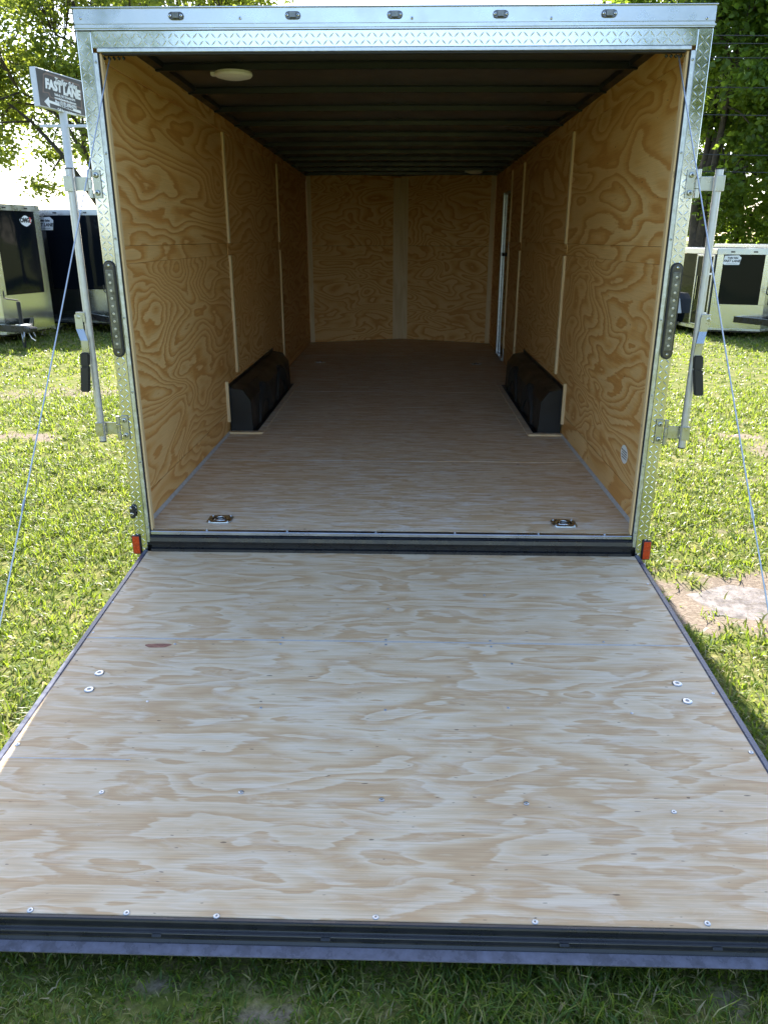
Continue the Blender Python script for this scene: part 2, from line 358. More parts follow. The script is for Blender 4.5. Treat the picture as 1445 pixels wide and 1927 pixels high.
def grass():
    P = []
    def zone(x0, x1, y0, y1, dens, hmin, hmax, wd, clump):
        n = int((x1-x0)*(y1-y0)*dens)
        if clump:
            nc = max(1, n//7); cx = rng.uniform(x0, x1, nc); cy_ = rng.uniform(y0, y1, nc)
            x = np.repeat(cx, 7)+rng.normal(0, .022, nc*7); y = np.repeat(cy_, 7)+rng.normal(0, .022, nc*7)
        else: x = rng.uniform(x0, x1, n); y = rng.uniform(y0, y1, n)
        d = dirt(x, y); lush = fbm(x*1.1+1, y*1.1+7, 77)
        keep = rng.random(len(x)) > np.clip(d*1.25, 0, .985)
        keep &= ~((np.abs(x) < 1.27) & (y > -2.09) & (y < 8.2))                      # trailer and ramp
        keep &= np.abs(x-.06) < .60*(y+3.6)+.95
        q = ((x-PUD[0])/PUD[2])**2+((y-PUD[1])/PUD[3])**2; keep &= (q > .9) | (rng.random(len(x)) < .22)
        keep &= rng.random(len(x)) < .35+1.1*lush
        x, y, lush = x[keep], y[keep], lush[keep]
        h = rng.uniform(hmin, hmax, len(x))*(.45+1.1*lush)*np.where(rng.random(len(x)) < .06, 1.5, 1)
        P.append((x, y, h, np.full(len(x), wd)*rng.uniform(.6, 1.4, len(x))))
    zone(-2.0, 2.0, -3.0, -2.06, 16000, .03, .075, .0042, True)
    zone(-4.6, -1.26, -2.2, 2.5, 4600, .04, .095, .0075, True); zone(1.26, 4.6, -2.2, 2.5, 4600, .04, .095, .0075, True)
    zone(-7, -1.27, 2.5, 6, 1900, .035, .085, .010, True); zone(1.27, 7, 2.5, 6, 1900, .035, .085, .010, True)
    zone(-10, -1.27, 6, 12, 620, .04, .08, .014, True); zone(1.27, 10, 6, 12, 620, .04, .08, .014, True)
    zone(-14, 14, 12, 24, 170, .05, .11, .028, False)
    x, y, h, wd = (np.concatenate(a) for a in zip(*P)); n = len(x)
    h = h*np.where((y < -2.1) & (x < .1), .62, 1)
    th = rng.uniform(0, 2*np.pi, n); lean = rng.beta(2.2, 1.4, n)*1.45+.15
    ph = th+rng.uniform(-.9, .9, n)+np.pi/2
    dx, dy = np.cos(th), np.sin(th); wx, wy = np.cos(ph)*wd*.5, np.sin(ph)*wd*.5
    z0 = gz(x, y)-.004
    s1 = np.sin(lean*.55)*h*.52; c1 = np.cos(lean*.55)*h*.52
    s2 = s1+np.sin(np.minimum(lean*1.25, 1.65))*h*.5; c2 = c1+np.cos(np.minimum(lean*1.25, 1.65))*h*.5
    V = np.empty((n, 5, 3), np.float32)
    V[:, 0] = np.stack([x-wx, y-wy, z0], -1); V[:, 1] = np.stack([x+wx, y+wy, z0], -1)
    V[:, 2] = np.stack([x+dx*s1+wx*.9, y+dy*s1+wy*.9, z0+c1], -1); V[:, 3] = np.stack([x+dx*s1-wx*.9, y+dy*s1-wy*.9, z0+c1], -1)
    V[:, 4] = np.stack([x+dx*s2, y+dy*s2, z0+np.maximum(c2, .004)], -1)
    b0 = np.arange(n)*5
    T = np.stack([np.stack([b0, b0+1, b0+2], -1), np.stack([b0, b0+2, b0+3], -1), np.stack([b0+3, b0+2, b0+4], -1)], 1).reshape(-1, 3)
    me = bpy.data.meshes.new('grass'); me.vertices.add(n*5); me.vertices.foreach_set('co', V.ravel())
    me.loops.add(T.size); me.loops.foreach_set('vertex_index', T.ravel().astype(np.int32)); me.polygons.add(len(T))
    me.polygons.foreach_set('loop_start', np.arange(0, T.size, 3).astype(np.int32)); me.update(calc_edges=True)
    m, nt_, b = newmat('grass_blades')
    gi = N(nt_, 'ShaderNodeNewGeometry'); tc = N(nt_, 'ShaderNodeTexCoord')
    f = noise(nt_, tc.outputs['Object'], .9, 3, .6)
    k = mth(nt_, 'ADD', mth(nt_, 'MULTIPLY', gi.outputs['Random Per Island'], .75), mth(nt_, 'MULTIPLY', f, .35))
    col = ramp(nt_, k, [(.05, (.032, .075, .012)), (.32, (.062, .130, .016)), (.55, (.105, .175, .016)), (.72, (.18, .21, .035)), (.86, (.36, .30, .15)), (1, (.52, .44, .29))])
    L(nt_, col, b.inputs['Base Color']); b.inputs['Roughness'].default_value = .42; b.inputs['Specular IOR Level'].default_value = .45
    tr = N(nt_, 'ShaderNodeBsdfTranslucent'); L(nt_, mixc(nt_, .6, col, (.36, .46, .03)), tr.inputs[0])
    mx = N(nt_, 'ShaderNodeMixShader'); mx.inputs[0].default_value = .5
    L(nt_, b.outputs[0], mx.inputs[1]); L(nt_, tr.outputs[0], mx.inputs[2]); L(nt_, mx.outputs[0], nt_.nodes['Material Output'].inputs[0])
    me.materials.append(m)
    o = bpy.data.objects.new('grass', me); COL.objects.link(o)
    tag(o, 'short coarse green grass with dry straw blades covering the lawn', 'grass', kind='stuff')
    return n*3
NG = grass()

# ------------------------------------------------------------------ main trailer
WX = 1.265; OX = 1.215; OXO = 1.297; LY = 7.41; DV = .527
def ZC(y): return 2.25-.009*y
T = thing('cargo_trailer', 'large open enclosed cargo trailer with plywood interior and its rear ramp lowered', 'trailer', (0, 0, G))
T['flat'] = (0, 0, G)
def part(b, name, mat, bevel=0, smooth=False, seg=1, parent=None):
    return b.obj(name, mat, parent or T, bevel, smooth, seg)
# floor sheets, 4 ft apart, each its own piece
fl = [0.02, 1.316, 2.536, 3.756, 4.976, 6.196, 7.40]
SUB = part(B().prism([(-WX-.02, -.0), (WX+.02, -.0), (WX+.02, LY), (0, LY+DV), (-WX-.02, LY)], 2, -.08, -.021), 'floor_frame', M['black'])
for i in range(6):
    y0, y1 = fl[i]+.0015, fl[i+1]-.0025
    if i < 5: b = B().box(-WX+.002, WX-.002, y0, y1, -.02, 0.0+.0007*(i % 2))
    else: b = B().prism([(-WX+.002, y0), (WX-.002, y0), (WX-.002, LY-.004), (0, LY+DV-.006), (-WX+.002, LY-.004)], 2, -.02, 0)
    part(b, 'floor_panel', M['floor'], .0012)
for y in fl[1:6]:
    part(B().box(-WX+.01, random.uniform(.1, .9), y-.0035, y+.003, -.004, .0012), 'seam_filler', M['caulk'])
# side walls
def wallpanel(sx, y0, y1, z0, z1, mat, th=.012, proud=0.0, z0b=None, z1b=None, nm='wall_panel'):
    z0b = z0 if z0b is None else z0b; z1b = z1 if z1b is None else z1b
    xi = sx*(WX-proud); xo = sx*(WX+th)
    v = [(xi, y0, z0), (xi, y1, z0b), (xi, y1, z1b), (xi, y0, z1), (xo, y0, z0), (xo, y1, z0b), (xo, y1, z1b), (xo, y0, z1)]
    f = [(0, 1, 2, 3), (7, 6, 5, 4), (0, 4, 5, 1), (1, 5, 6, 2), (2, 6, 7, 3), (3, 7, 4, 0)]
    return part(B().add(v, f), nm, mat, .0012)
segs = {-1: [(.012, 2.455), (2.458, 4.905), (4.908, LY)], 1: [(.012, 2.455), (2.458, 4.83), (4.833, 5.74)]}
for sx in (-1, 1):
    for k, (y0, y1) in enumerate(segs[sx]):
        if k == 0:
            wallpanel(sx, y0, y1, .152, 1.285, M['wall_dense'])
        else:
            wallpanel(sx, y0, y1, .152, 1.285, M['wall_dense'] if k == 1 else M['wall'])
        wallpanel(sx, y0, y1, 1.3665, 2.125, M['wall'])
        wallpanel(sx, y0+.0, y1, 1.286, 1.3655, M['wall'], proud=.002)
    ys = [(.012, 1.24), (1.243, 2.05), (2.053, 4.9), (4.903, LY if sx < 0 else 5.74)]
    for (y0, y1) in ys: wallpanel(sx, y0, y1, .001, .151, M['wall'], proud=.003)
    for (y0, y1) in [(.012, 2.44), (2.443, 4.88), (4.883, LY)]:
        wallpanel(sx, y0, y1, 2.1265, ZC(y0)+.012, M['wall'], proud=.004, z1b=ZC(y1)+.012)
    # battens with pale cut edges
    for yb in ((2.46, 4.91) if sx < 0 else (2.46, 4.83, 5.745)):
        zlo = .40 if yb < 3 else .153
        part(B().box(min(sx*WX, sx*(WX-.016)), max(sx*WX, sx*(WX-.016)), yb-.022, yb+.022, 1.367, 2.118), 'batten', M['pale'], .0015)
        part(B().box(min(sx*WX, sx*(WX-.018)), max(sx*WX, sx*(WX-.018)), yb-.022, yb+.022, zlo, 1.28), 'batten', M['pale'], .0015)
        part(B().box(min(sx*(WX-.0055), sx*WX), max(sx*(WX-.0055), sx*WX), yb-.05, yb+.05, 1.287, 1.365), 'batten', M['wall'], .001)
    # caulk along the floor
    part(B().prism([(sx*(WX-.004), .0005), (sx*(WX-.018), .0008), (sx*(WX-.004), .016)], 1, .02, 2.06), 'corner_caulk', M['caulk'])
    # edge board at the opening
    part(B().box(min(sx*1.2045, sx*1.2138), max(sx*1.2045, sx*1.2138), -.001, .035, .002, 2.124), 'edge_board', M['edge'], .002)
    # plywood backing around the wheel box
    wallpanel(sx, 2.055, 4.16, .153, .372, M['wall'], proud=.013, nm='backing_panel')
    part(B().box(min(sx*(WX-.001), sx*(WX-.024)), max(sx*(WX-.001), sx*(WX-.024)), 2.036, 2.054, .09, .395), 'batten', M['pale'], .0015)
    part(B().box(min(sx*(WX-.006), sx*1.005), max(sx*(WX-.006), sx*1.005), 2.03, 2.046, .0005, .014), 'floor_batten', M['pale'], .0015)
    part(B().box(min(sx*(WX-.004), sx*1.00), max(sx*(WX-.004), sx*1.00), 2.048, 4.22, .0012, .010), 'floor_backing', M['floor'], .0015)
    # wheel box: chamfered sheet steel
    pr = [(sx*(WX-.014), .0105), (sx*1.083, .0105), (sx*1.092, .245), (sx*1.150, .325), (sx*(WX-.014), .342)]
    wb = part(B().prism(pr, 1, 2.095, 4.10), 'wheel_box', M['box'], .0025)
    b = B().box(min(sx*1.048, sx*1.084), max(sx*1.048, sx*1.084), 2.095, 4.10, .0105, .0135)
    part(b, 'flange', M['box'], 0, parent=wb).location = (0, 0, 0)
    b = B().box(min(sx*(WX-.013), sx*(WX-.018)), max(sx*(WX-.013), sx*(WX-.018)), 2.085, 4.11, .01, .368)
    part(b, 'flange', M['box'], 0, parent=wb).location = (0, 0, 0)
    # exterior skin and wheels
    part(B().box(min(sx*(WX+.013), sx*OXO), max(sx*(WX+.013), sx*OXO), .006, LY, -.12, 2.26), 'side_skin', M['gloss'])
    for yw in (2.66, 3.55):
        wh = bpy.data.objects.new('wheel', None); link(wh, T); wh.location = (sx*1.17, yw, .33)
        b = B(); nn = 28; prof = [(.19, -.095), (.30, -.10), (.325, -.075), (.325, .075), (.30, .10), (.19, .095)]
        v = [(p, r*math.cos(2*math.pi*a/nn), r*math.sin(2*math.pi*a/nn)) for a in range(nn) for r, p in prof]; m_ = len(prof)
        b.add(v, [(a*m_+j, a*m_+(j+1) % m_, ((a+1) % nn)*m_+(j+1) % m_, ((a+1) % nn)*m_+j) for a in range(nn) for j in range(m_)])
        b.obj('tyre', M['tyre'], wh, smooth=False); B().tube([(-.06, 0, 0), (.06, 0, 0)], .192, 20).obj('rim', M['rim'], wh)
# door on the right side near the nose
dr = part(B().box(WX+.004, WX+.016, 5.80, 6.38, .02, 1.90), 'side_door', M['gloss'])
part(B().box(WX-.022, WX+.003, 6.36, 6.40, .0, 1.92), 'jamb', M['galv'], .003, parent=dr).location = (0, 0, 0)
part(B().box(WX-.010, WX+.003, 5.775, 5.80, .0, 1.92), 'jamb', M['galv'], .002, parent=dr).location = (0, 0, 0)
part(B().box(WX-.030, WX+.003, 5.80, 6.36, .0, .028), 'sill', M['alu'], .003, parent=dr).location = (0, 0, 0)
part(B().box(WX-.012, WX+.003, 5.80, 6.36, 1.895, 1.92), 'head', M['galv'], .003, parent=dr).location = (0, 0, 0)
part(B().box(WX-.016, WX+.003, 6.05, 6.30, 1.20, 1.24), 'latch', M['blackmat'], .004, parent=dr).location = (0, 0, 0)
wallpanel(1, 6.404, LY, .152, 2.125, M['wall'])
wallpanel(1, 5.742, 6.403, 1.925, 2.125, M['wall'])
wallpanel(1, 6.404, LY, .001, .151, M['wall'])
# nose walls
for sx in (-1, 1):
    a = Vector((sx*WX, LY, 0)); c = Vector((0, LY+DV, 0)); d = (c-a)
    for (z0, z1, k) in [(.002, 1.30, 0), (1.303, 2.23, 1)]:
        q = [a+Vector((0, 0, z0)), c+Vector((0, 0, z0)), c+Vector((0, 0, z1)), a+Vector((0, 0, z1))]
        if sx > 0: q = [q[1], q[0], q[3], q[2]]
        part(B().strip(q, .014), 'nose_panel', M['wall_front'], .0012)
    part(B().strip([a+d*.006+Vector((0, -.013, .01)), a+d*.05+Vector((0, -.013, .01)), a+d*.05+Vector((0, -.013, 2.19)), a+d*.006+Vector((0, -.013, 2.19))][::1 if sx < 0 else -1], .011), 'corner_batten', M['pale'])
    q = [a+Vector((sx*.03, .04, -.12)), c+Vector((0, .05, -.12)), c+Vector((0, .05, 2.26)), a+Vector((sx*.03, .04, 2.26))]
    part(B().strip(q[::1 if sx < 0 else -1], .01), 'nose_skin', M['gloss'])
yb = LY+DV
part(B().prism([(-.105, yb-.105*DV/WX-.012), (0, yb-.016), (.105, yb-.105*DV/WX-.012), (.105, yb-.105*DV/WX-.028), (0, yb-.03), (-.105, yb-.105*DV/WX-.028)], 2, .004, 2.19), 'nose_batten', M['pale'])
# ceiling sheet, crowned, with roof bows
def cz(x, y): return ZC(y)+.024+.007*(1-(x/WX)**2)
nx = 9; v = []; f = []
for y in (.03, LY+DV+.05):
    for i in range(nx): x = -OXO+2*OXO*i/(nx-1); v.append((x, y, cz(x*.97, y)))
for i in range(nx-1): f.append((i, i+1, nx+i+1, nx+i))
v += [(a, b_, c+.003) for a, b_, c in v]; f += [tuple(q+2*nx for q in reversed(ff)) for ff in f[:nx-1]]
mk('roof_sheet', v, f, M['ceil'], T, True)
yb_ = [.32, .95, 1.60, 2.26, 2.92, 3.56, 4.18, 4.80, 5.42, 6.03, 6.64, 7.24]
for y in yb_:
    b = B(); pts = []
    for i in range(nx):
        x = -WX+.006+2*(WX-.006)*i/(nx-1); pts.append((x, cz(x, y)))
    prof = [(-.030, 0), (-.030, -.004), (-.016, -.006), (-.014, -.035), (.014, -.035), (.016, -.006), (.030, -.004), (.030, 0)]
    v = [(x, y+p[0], z+p[1]-.001) for x, z in pts for p in prof]; m_ = len(prof)
    ff = [(i*m_+j, i*m_+(j+1) % m_, (i+1)*m_+(j+1) % m_, (i+1)*m_+j) for i in range(nx-1) for j in range(m_)]
    ff += [tuple(range(m_)), tuple((nx-1)*m_+j for j in range(m_))[::-1]]
    part(b.add(v, ff), 'roof_bow', M['bow'])
for sx in (-1, 1):
    v = []
    for y in (.05, LY): v += [(sx*(WX-.006), y, ZC(y)-.004), (sx*(WX-.05), y, ZC(y)+.001), (sx*(WX-.06), y, ZC(y)+.022), (sx*(WX-.006), y, ZC(y)+.022)]
    part(B().add(v, [(0, 1, 5, 4), (1, 2, 6, 5), (2, 3, 7, 6), (3, 0, 4, 7), (0, 3, 2, 1), (4, 5, 6, 7)]), 'roof_rail', M['bow'])
# dome lights
for (u, v_, y) in [(440, 140, 1.0), (893, 322, 6.65)]:
    z = cz(-.85, y)-.036; p = un(u, v_, Y=y)
    b = B(); n_ = 24; prof = [(.098, 0), (.100, -.012), (.092, -.022), (.06, -.030), (.02, -.033)]
    vv = [(r*math.cos(2*math.pi*a/n_), r*math.sin(2*math.pi*a/n_), zz) for r, zz in prof for a in range(n_)]
    b.add(vv, [(i*n_+a, i*n_+(a+1) % n_, (i+1)*n_+(a+1) % n_, (i+1)*n_+a) for i in range(len(prof)-1) for a in range(n_)]+[tuple((len(prof)-1)*n_+a for a in range(n_))])
    b.box(-.12, -.08, -.02, .02, -.016, 0)
    o = b.obj('dome_light', M['white'], T, smooth=False); o.location = (p.x, y, z-G)
# ---- rear frame
for sx in (-1, 1):
    s = lambda a, b_: (min(sx*a, sx*b_), max(sx*a, sx*b_))
    po = part(B().box(*s(1.236, OXO), -.010, .0, -.15, 2.2025), 'corner_post', M['tread'], .003)
    part(B().box(*s(1.218, 1.2355), -.013, .0, -.06, 2.124), 'inner_trim', M['galv'], .002)
    part(B().box(*s(1.2145, 1.2275), -.006, .02, -.02, 2.124), 'seal_strip', M['rubber'])
    part(B().box(*s(1.255, OXO+.002), -.009, .03, -.24, -.152), 'post_foot', M['galv'], .002)
    # rivets on the trim
    b = B()
    rv = bolt_mesh(.0055, .004, M['zinc'])
    for k in range(7): inst(rv, 'rivet', po, (sx*1.2265, -.0135, .02+k*.345), (R(90), 0, 0))
# header
part(B().box(-1.2355, 1.2355, -.0095, .0, 2.141, 2.2025), 'header_plate', M['tread'], .002)
part(B().box(-1.2175, 1.2175, -.0125, .0, 2.1255, 2.1405), 'header_trim', M['galv'], .002)
part(B().box(-OXO-.004, OXO+.004, -.026, .02, 2.2030, 2.2205), 'drip_edge', M['alu'], .006, seg=2)
part(B().box(-OXO, OXO, -.020, .028, 2.2208, 2.2795), 'roof_cap', M['alu'], .004, seg=2)
part(B().box(-OXO-.003, OXO+.003, -.024, .028, 2.2798, 2.284), 'cap_lip', M['alu'], .001)
part(B().box(-1.2, 1.2, -.004, .03, 2.119, 2.1252), 'header_seal', M['rubber'])
# raised tread lugs, real relief
def lugs(x0, x1, z0, z1, y, name, pitch=.0255):
    b = B(); r = 0; z = z0+pitch*.6
    while z < z1-pitch*.4:
        c = 0; x = x0+pitch*.6
        while x < x1-pitch*.4:
            a = R(45 if (r+c) % 2 else -45)+random.uniform(-.04, .04); ca, sa = math.cos(a), math.sin(a); l, w_ = .0145, .0034
            P = lambda p, q, h: (x+p*ca-q*sa, y-h, z+p*sa+q*ca)
            b.add([P(-l, 0, 0), P(0, -w_, 0), P(l, 0, 0), P(0, w_, 0), P(-l*.5, 0, .0009), P(l*.5, 0, .0009)],
                  [(0, 1, 4), (1, 5, 4), (1, 2, 5), (2, 3, 5), (3, 4, 5), (3, 0, 4)])
            x += pitch; c += 1
        z += pitch; r += 1
    o = b.obj(name, M['tread'], T); o['kind'] = 'stuff'; return o
lugs(-1.296, -1.238, -.14, 2.198, -.0102, 'tread_lugs'); lugs(1.238, 1.296, -.14, 2.198, -.0102, 'tread_lugs'); lugs(-1.23, 1.23, 2.142, 2.2015, -.0097, 'tread_lugs')
# five clearance lamps on the cap
scr = bolt_mesh(.006, .004, M['chrome'])
for u in (331, 551, 743, 942, 1146):
    p = un(u, 24, Y=-.022)
    b = B()
    b.prism([(-.032, 0), (-.028, -.010), (-.019, -.014), (.019, -.014), (.028, -.010), (.032, 0), (.028, .010), (.019, .014), (-.019, .014), (-.028, .010)], 1, -.007, 0)
    o = b.obj('clearance_lamp', M['lamp'], T, .0015); o.location = (p.x, -.0202, 2.2505-G)
    B().box(-.013, .013, -.015, -.0072, -.0105, .0105).obj('lens', M['lens'], o, .002)
    for q in (-.0225, .0225): inst(scr, 'screw', o, (q, -.0075, 0), (R(90), 0, 0))
for u in (152, 452, 775, 1037, 1330):
    p = un(u, 34, Y=-.021); inst(scr, 'rivet', T, (p.x, -.0203, p.z-G), (R(90), 0, 0))
# LED tail lights
for sx, (u0, v0, u1, v1) in ((-1, (199, 490, 221, 672)), (1, (1282, 494, 1260, 676))):
    a = un(u0, v0, Y=-.013); c = un(u1, v1, Y=-.013); zc = (a.z+c.z)/2; hl = (a.z-c.z)/2; xc = sx*1.2685
    def slot(r, hl, n_=8):
        pts = []
        for k in range(n_+1): t = math.pi*k/n_; pts.append((r*math.cos(t), hl-r+r*math.sin(t)))
        for k in range(n_+1): t = math.pi+math.pi*k/n_; pts.append((r*math.cos(t), -(hl-r)+r*math.sin(t)))
        return pts
    o = B().prism(slot(.0265, hl), 1, -.006, 0).obj('tail_light', M['rubber'], T, .0015); o.location = (xc, -.0125, zc-G)
    B().prism(slot(.0205, hl-.007), 1, -.0085, -.0062).obj('bezel', M['lamp'], o, .001)
    B().box(-.017, .017, -.0125, -.0087, -hl+.040, hl-.040).obj('lens', M['lens'], o, .002)
    lm = bolt_mesh(.0055, .0015, M['led'])
    for k in range(10): inst(lm, 'led', o, (0, -.0127, -hl+.062+k*(2*hl-.124)/9), (R(90), 0, 0))
    for q in (-1, 1): inst(scr, 'screw', o, (0, -.0088, q*(hl-.022)), (R(90), 0, 0))
# red reflectors at the foot of the posts
for sx in (-1, 1):
    o = B().box(-.0215, .0215, -.010, 0, -.052, .052).obj('reflector', M['blackmat'], T, .003); o.location = (sx*1.290, -.0125, -.072-G)
    B().box(-.0175, .0175, -.0135, -.0102, -.047, .047).obj('red_lens', M['red'], o, .0015)
    B().box(-.0175, .0175, -.0142, -.0137, -.0005, .0005).obj('divider', M['rubber'], o)
# key lock on the left post
p = un(250, 962, Y=-.012)
o = B().prism([(-.012, -.03), (.006, -.034), (.014, -.02), (.014, .02), (.006, .034), (-.012, .03)], 1, -.022, 0).obj('ramp_lock', M['blackmat'], T, .003, seg=2); o.location = (-1.289, -.0125, p.z-G)
inst(bolt_mesh(.009, .006, M['chrome']), 'keyhole', o, (0, -.022, -.008), (R(90), 0, 0)); inst(bolt_mesh(.007, .006, M['chrome']), 'screw', o, (-.002, -.022, .022), (R(90), 0, 0))
# cam lock bars, swung outwards
bt = bolt_mesh(.012, .009, M['zinc'])
for sx, px0, px1 in ((-1, (133, 317), (194, 830)), (1, (1347, 318), (1275, 842))):
    a = un(*px0, Y=-.035); c = un(*px1, Y=-.035); bx_ = sx*1.388
    bar = B().tube([(bx_, -.035, c.z-G), (bx_, -.035, a.z-G)], .0165, 16).obj('lock_bar', M['barsteel'], T, 0)
    bar.location = (0, 0, 0)
    for zz in (a.z-.0005, c.z-.0005): B().tube([(bx_, -.035, zz-G-.002), (bx_, -.035, zz-G+.003)], .0172, 16).obj('end_cap', M['blackmat'], bar)
    for zt, zb in ((1.680, 1.566), (.597, .479)):
        zm = (zt+zb)/2-G; h = (zt-zb)/2
        hp = B().box(min(sx*1.262, sx*1.296), max(sx*1.262, sx*1.296), -.0185, -.0125, zm-h, zm+h)
        for (q0, q1) in ((-h, -h*.36), (h*.36, h)): hp.tube([(sx*1.307, -.024, zm+q0), (sx*1.307, -.024, zm+q1)], .0105, 10)
        ho = hp.obj('hinge_plate', M['zinc'], bar, .001)
        st = B().tube([(sx*1.307, -.024, zm-h*.34), (sx*1.307, -.024, zm+h*.34)], .0108, 10)
        st.box(min(sx*1.313, sx*1.372), max(sx*1.313, sx*1.372), -.030, -.023, zm-h*.50, zm+h*.50)
        st.box(min(sx*1.372, sx*1.409), max(sx*1.372, sx*1.409), -.058, -.0535, zm-h*.55, zm+h*.55)
        st.box(min(sx*1.4055, sx*1.410), max(sx*1.4055, sx*1.410), -.053, -.018, zm-h*.55, zm+h*.55)
        st.obj('hinge_strap', M['zinc'], bar, .0015)
        for q in (-.62, .62): inst(bt, 'bolt', bar, (sx*1.279, -.0187, zm+q*h), (R(90), 0, 0))
    # handle
    zh = 1.085-G
    B().box(bx_-.020+(sx*.022), bx_+.020+(sx*.022), -.0620, -.0535, zh-.045, zh).obj('handle_mount', M['zinc'], bar, .002)
    inst(bolt_mesh(.010, .006, M['zinc']), 'rivet', bar, (bx_+sx*.030, -.062, zh-.022), (R(90), 0, 0))
    path = [(sx*1.418, -.066, zh-.012), (sx*1.418, -.066, zh-.075), (sx*1.396, -.085, zh-.125), (sx*1.396, -.085, zh-.185), (sx*1.400, -.086, zh-.20)]
    if sx > 0: path = [(1.402, -.066, zh-.012), (1.402, -.066, zh-.075), (1.388, -.085, zh-.125), (1.384, -.085, zh-.185), (1.388, -.086, zh-.20)]
    hb = B()
    for i in range(len(path)-1):
        (xa, ya, za), (xb, yb2, zb2) = path[i], path[i+1]; ww = .017
        hb.add([(xa-ww, ya, za), (xa+ww, ya, za), (xb+ww, yb2, zb2), (xb-ww, yb2, zb2), (xa-ww, ya+.006, za), (xa+ww, ya+.006, za), (xb+ww, yb2+.006, zb2), (xb-ww, yb2+.006, zb2)],
               [(0, 1, 2, 3), (7, 6, 5, 4), (0, 4, 5, 1), (1, 5, 6, 2), (2, 6, 7, 3), (3, 7, 4, 0)])
    hb.obj('handle', M['zinc'], bar)
    xa = path[-1][0]; gx = sx*1.408 if sx < 0 else 1.402
    gv = []; prof = [(xa, zh-.178), (xa+sx*.006, zh-.24), (gx+sx*.012, zh-.36)]
    gb = B()
    for i in range(2):
        (x0, z0), (x1, z1) = prof[i], prof[i+1]; ww = .021
        gb.add([(x0-ww, -.096, z0), (x0+ww, -.096, z0), (x1+ww, -.096, z1), (x1-ww, -.096, z1), (x0-ww, -.074, z0), (x0+ww, -.074, z0), (x1+ww, -.074, z1), (x1-ww, -.074, z1)],
               [(0, 1, 2, 3), (7, 6, 5, 4), (0, 4, 5, 1), (1, 5, 6, 2), (2, 6, 7, 3), (3, 7, 4, 0)])
    gb.obj('grip', M['blackmat'], bar, .005, seg=2)
# rear sill
part(B().box(-OX+.003, OX-.003, -.016, .0185, -.018, .0015), 'sill_edge', M['alu'], .003)
part(B().prism([(.015, -.020), (-.020, -.020), (-.034, -.026), (-.038, -.045), (-.030, -.060), (-.016, -.063), (-.016, -.085), (-.034, -.088), (-.036, -.108), (.015, -.108)], 0, -OX+.002, OX-.002), 'rear_sill', M['black'], 0)
part(B().box(-OXO+.02, OXO-.02, .016, .12, -.30, -.082), 'rear_crossmember', M['black'])
for x in (-.93, -.52, -.07, .33, .75, 1.08): inst(scr, 'screw', T, (x, .004, .0016-G))
# D ring plates in the floor
for (u, v_) in ((415, 978), (1060, 986), (603, 682), (896, 685)):
    p = un(u, v_, Z=0)
    b = B(); n_ = 24; vv = []
    def rect(a):
        c_, s_ = math.cos(a), math.sin(a); k_ = min(.064/max(abs(c_), 1e-6), .056/max(abs(s_), 1e-6)); k_ = min(k_, .074); return (k_*c_, k_*s_)
    for kind in range(5):
        for a in range(n_):
            t_ = 2*math.pi*a/n_; q = rect(t_)
            vv.append([(q[0], q[1], 0), (q[0]*.97, q[1]*.97, .005), (.043*math.cos(t_), .040*math.sin(t_), .0055), (.040*math.cos(t_), .037*math.sin(t_), .0042), (.031*math.cos(t_), .028*math.sin(t_), .0008)][kind])
    b.add(vv, [(i*n_+a, i*n_+(a+1) % n_, (i+1)*n_+(a+1) % n_, (i+1)*n_+a) for i in range(4) for a in range(n_)]+[tuple(4*n_+a for a in range(n_))])
    dro = b.obj('tie_down', M['zinc'], T); dro.location = (p.x, p.y, .0012-G)
    B().tube([(-.026, -.022, .004), (-.026, .008, .005), (-.015, .026, .006), (0, .031, .006), (.015, .026, .006), (.026, .008, .005), (.026, -.022, .004), (-.026, -.022, .004)], .0045, 8).obj('ring', M['chrome'], dro, smooth=True)
    for qx in (-.048, .048):
        for qy in (-.042, .042): inst(scr, 'screw', dro, (qx, qy, .0048))
# oval sticker on the right wall
p = un(1174, 855, X=WX-.001)
st = B(); n_ = 28
st.add([(0, 0, 0)]+[(0, .068*math.cos(2*math.pi*a/n_), .050*math.sin(2*math.pi*a/n_)) for a in range(n_)], [(0, 1+a, 1+(a+1) % n_) for a in range(n_)])
st = st.obj('round_sticker', M['white'], T); st.location = (WX-.0016, p.y, p.z-G)
for row, zz in enumerate((.019, .006, -.007, -.020)):
    b = B(); yy = -.045
    while yy < .045:
        l = random.uniform(.004, .010); b.box(-.0008, -.0003, yy, yy+l, zz-.003, zz+.003); yy += l+.0045
    b.obj('fine_print', M['lamp'], st)
# ---- ramp door
ANG, RG = .0625, -.1014
RC, RS = math.cos(ANG), math.sin(ANG)
def rp(x, t, d=0.0): return Vector((x, -.03-t*RC+d*RS*-1, RG-t*RS+d*RC))      # d = height above the deck
RAMP = bpy.data.objects.new('ramp_door', None); link(RAMP, T)
RAMP.location = (0, -.03, RG-G); RAMP.rotation_euler = (ANG, 0, 0)             # local: x, -t, d
RW = 1.232
def rpart(b, name, mat, bevel=0, seg=1): return b.obj(name, mat, RAMP, bevel, False, seg)
ts = [(.0, .806), (.8085, 2.093)]
for k, (t0, t1) in enumerate(ts): rpart(B().box(-RW, RW, -t1, -t0, -.018, 0), 'ramp_panel', M['ramp'], .0015)
rpart(B().box(-RW, RW, -.8125, -.8035, -.006, .0008), 'seam_filler', M['caulk'])
rpart(B().box(-RW, -RW+.42, -1.526, -1.5205, -.002, .0005), 'seam_scratch', M['caulk'])
for sx in (-1, 1):
    rpart(B().box(min(sx*(RW+.001), sx*(RW+.024)), max(sx*(RW+.001), sx*(RW+.024)), -2.10, .012, -.055, .002), 'side_trim', M['trim'], .003, 2)
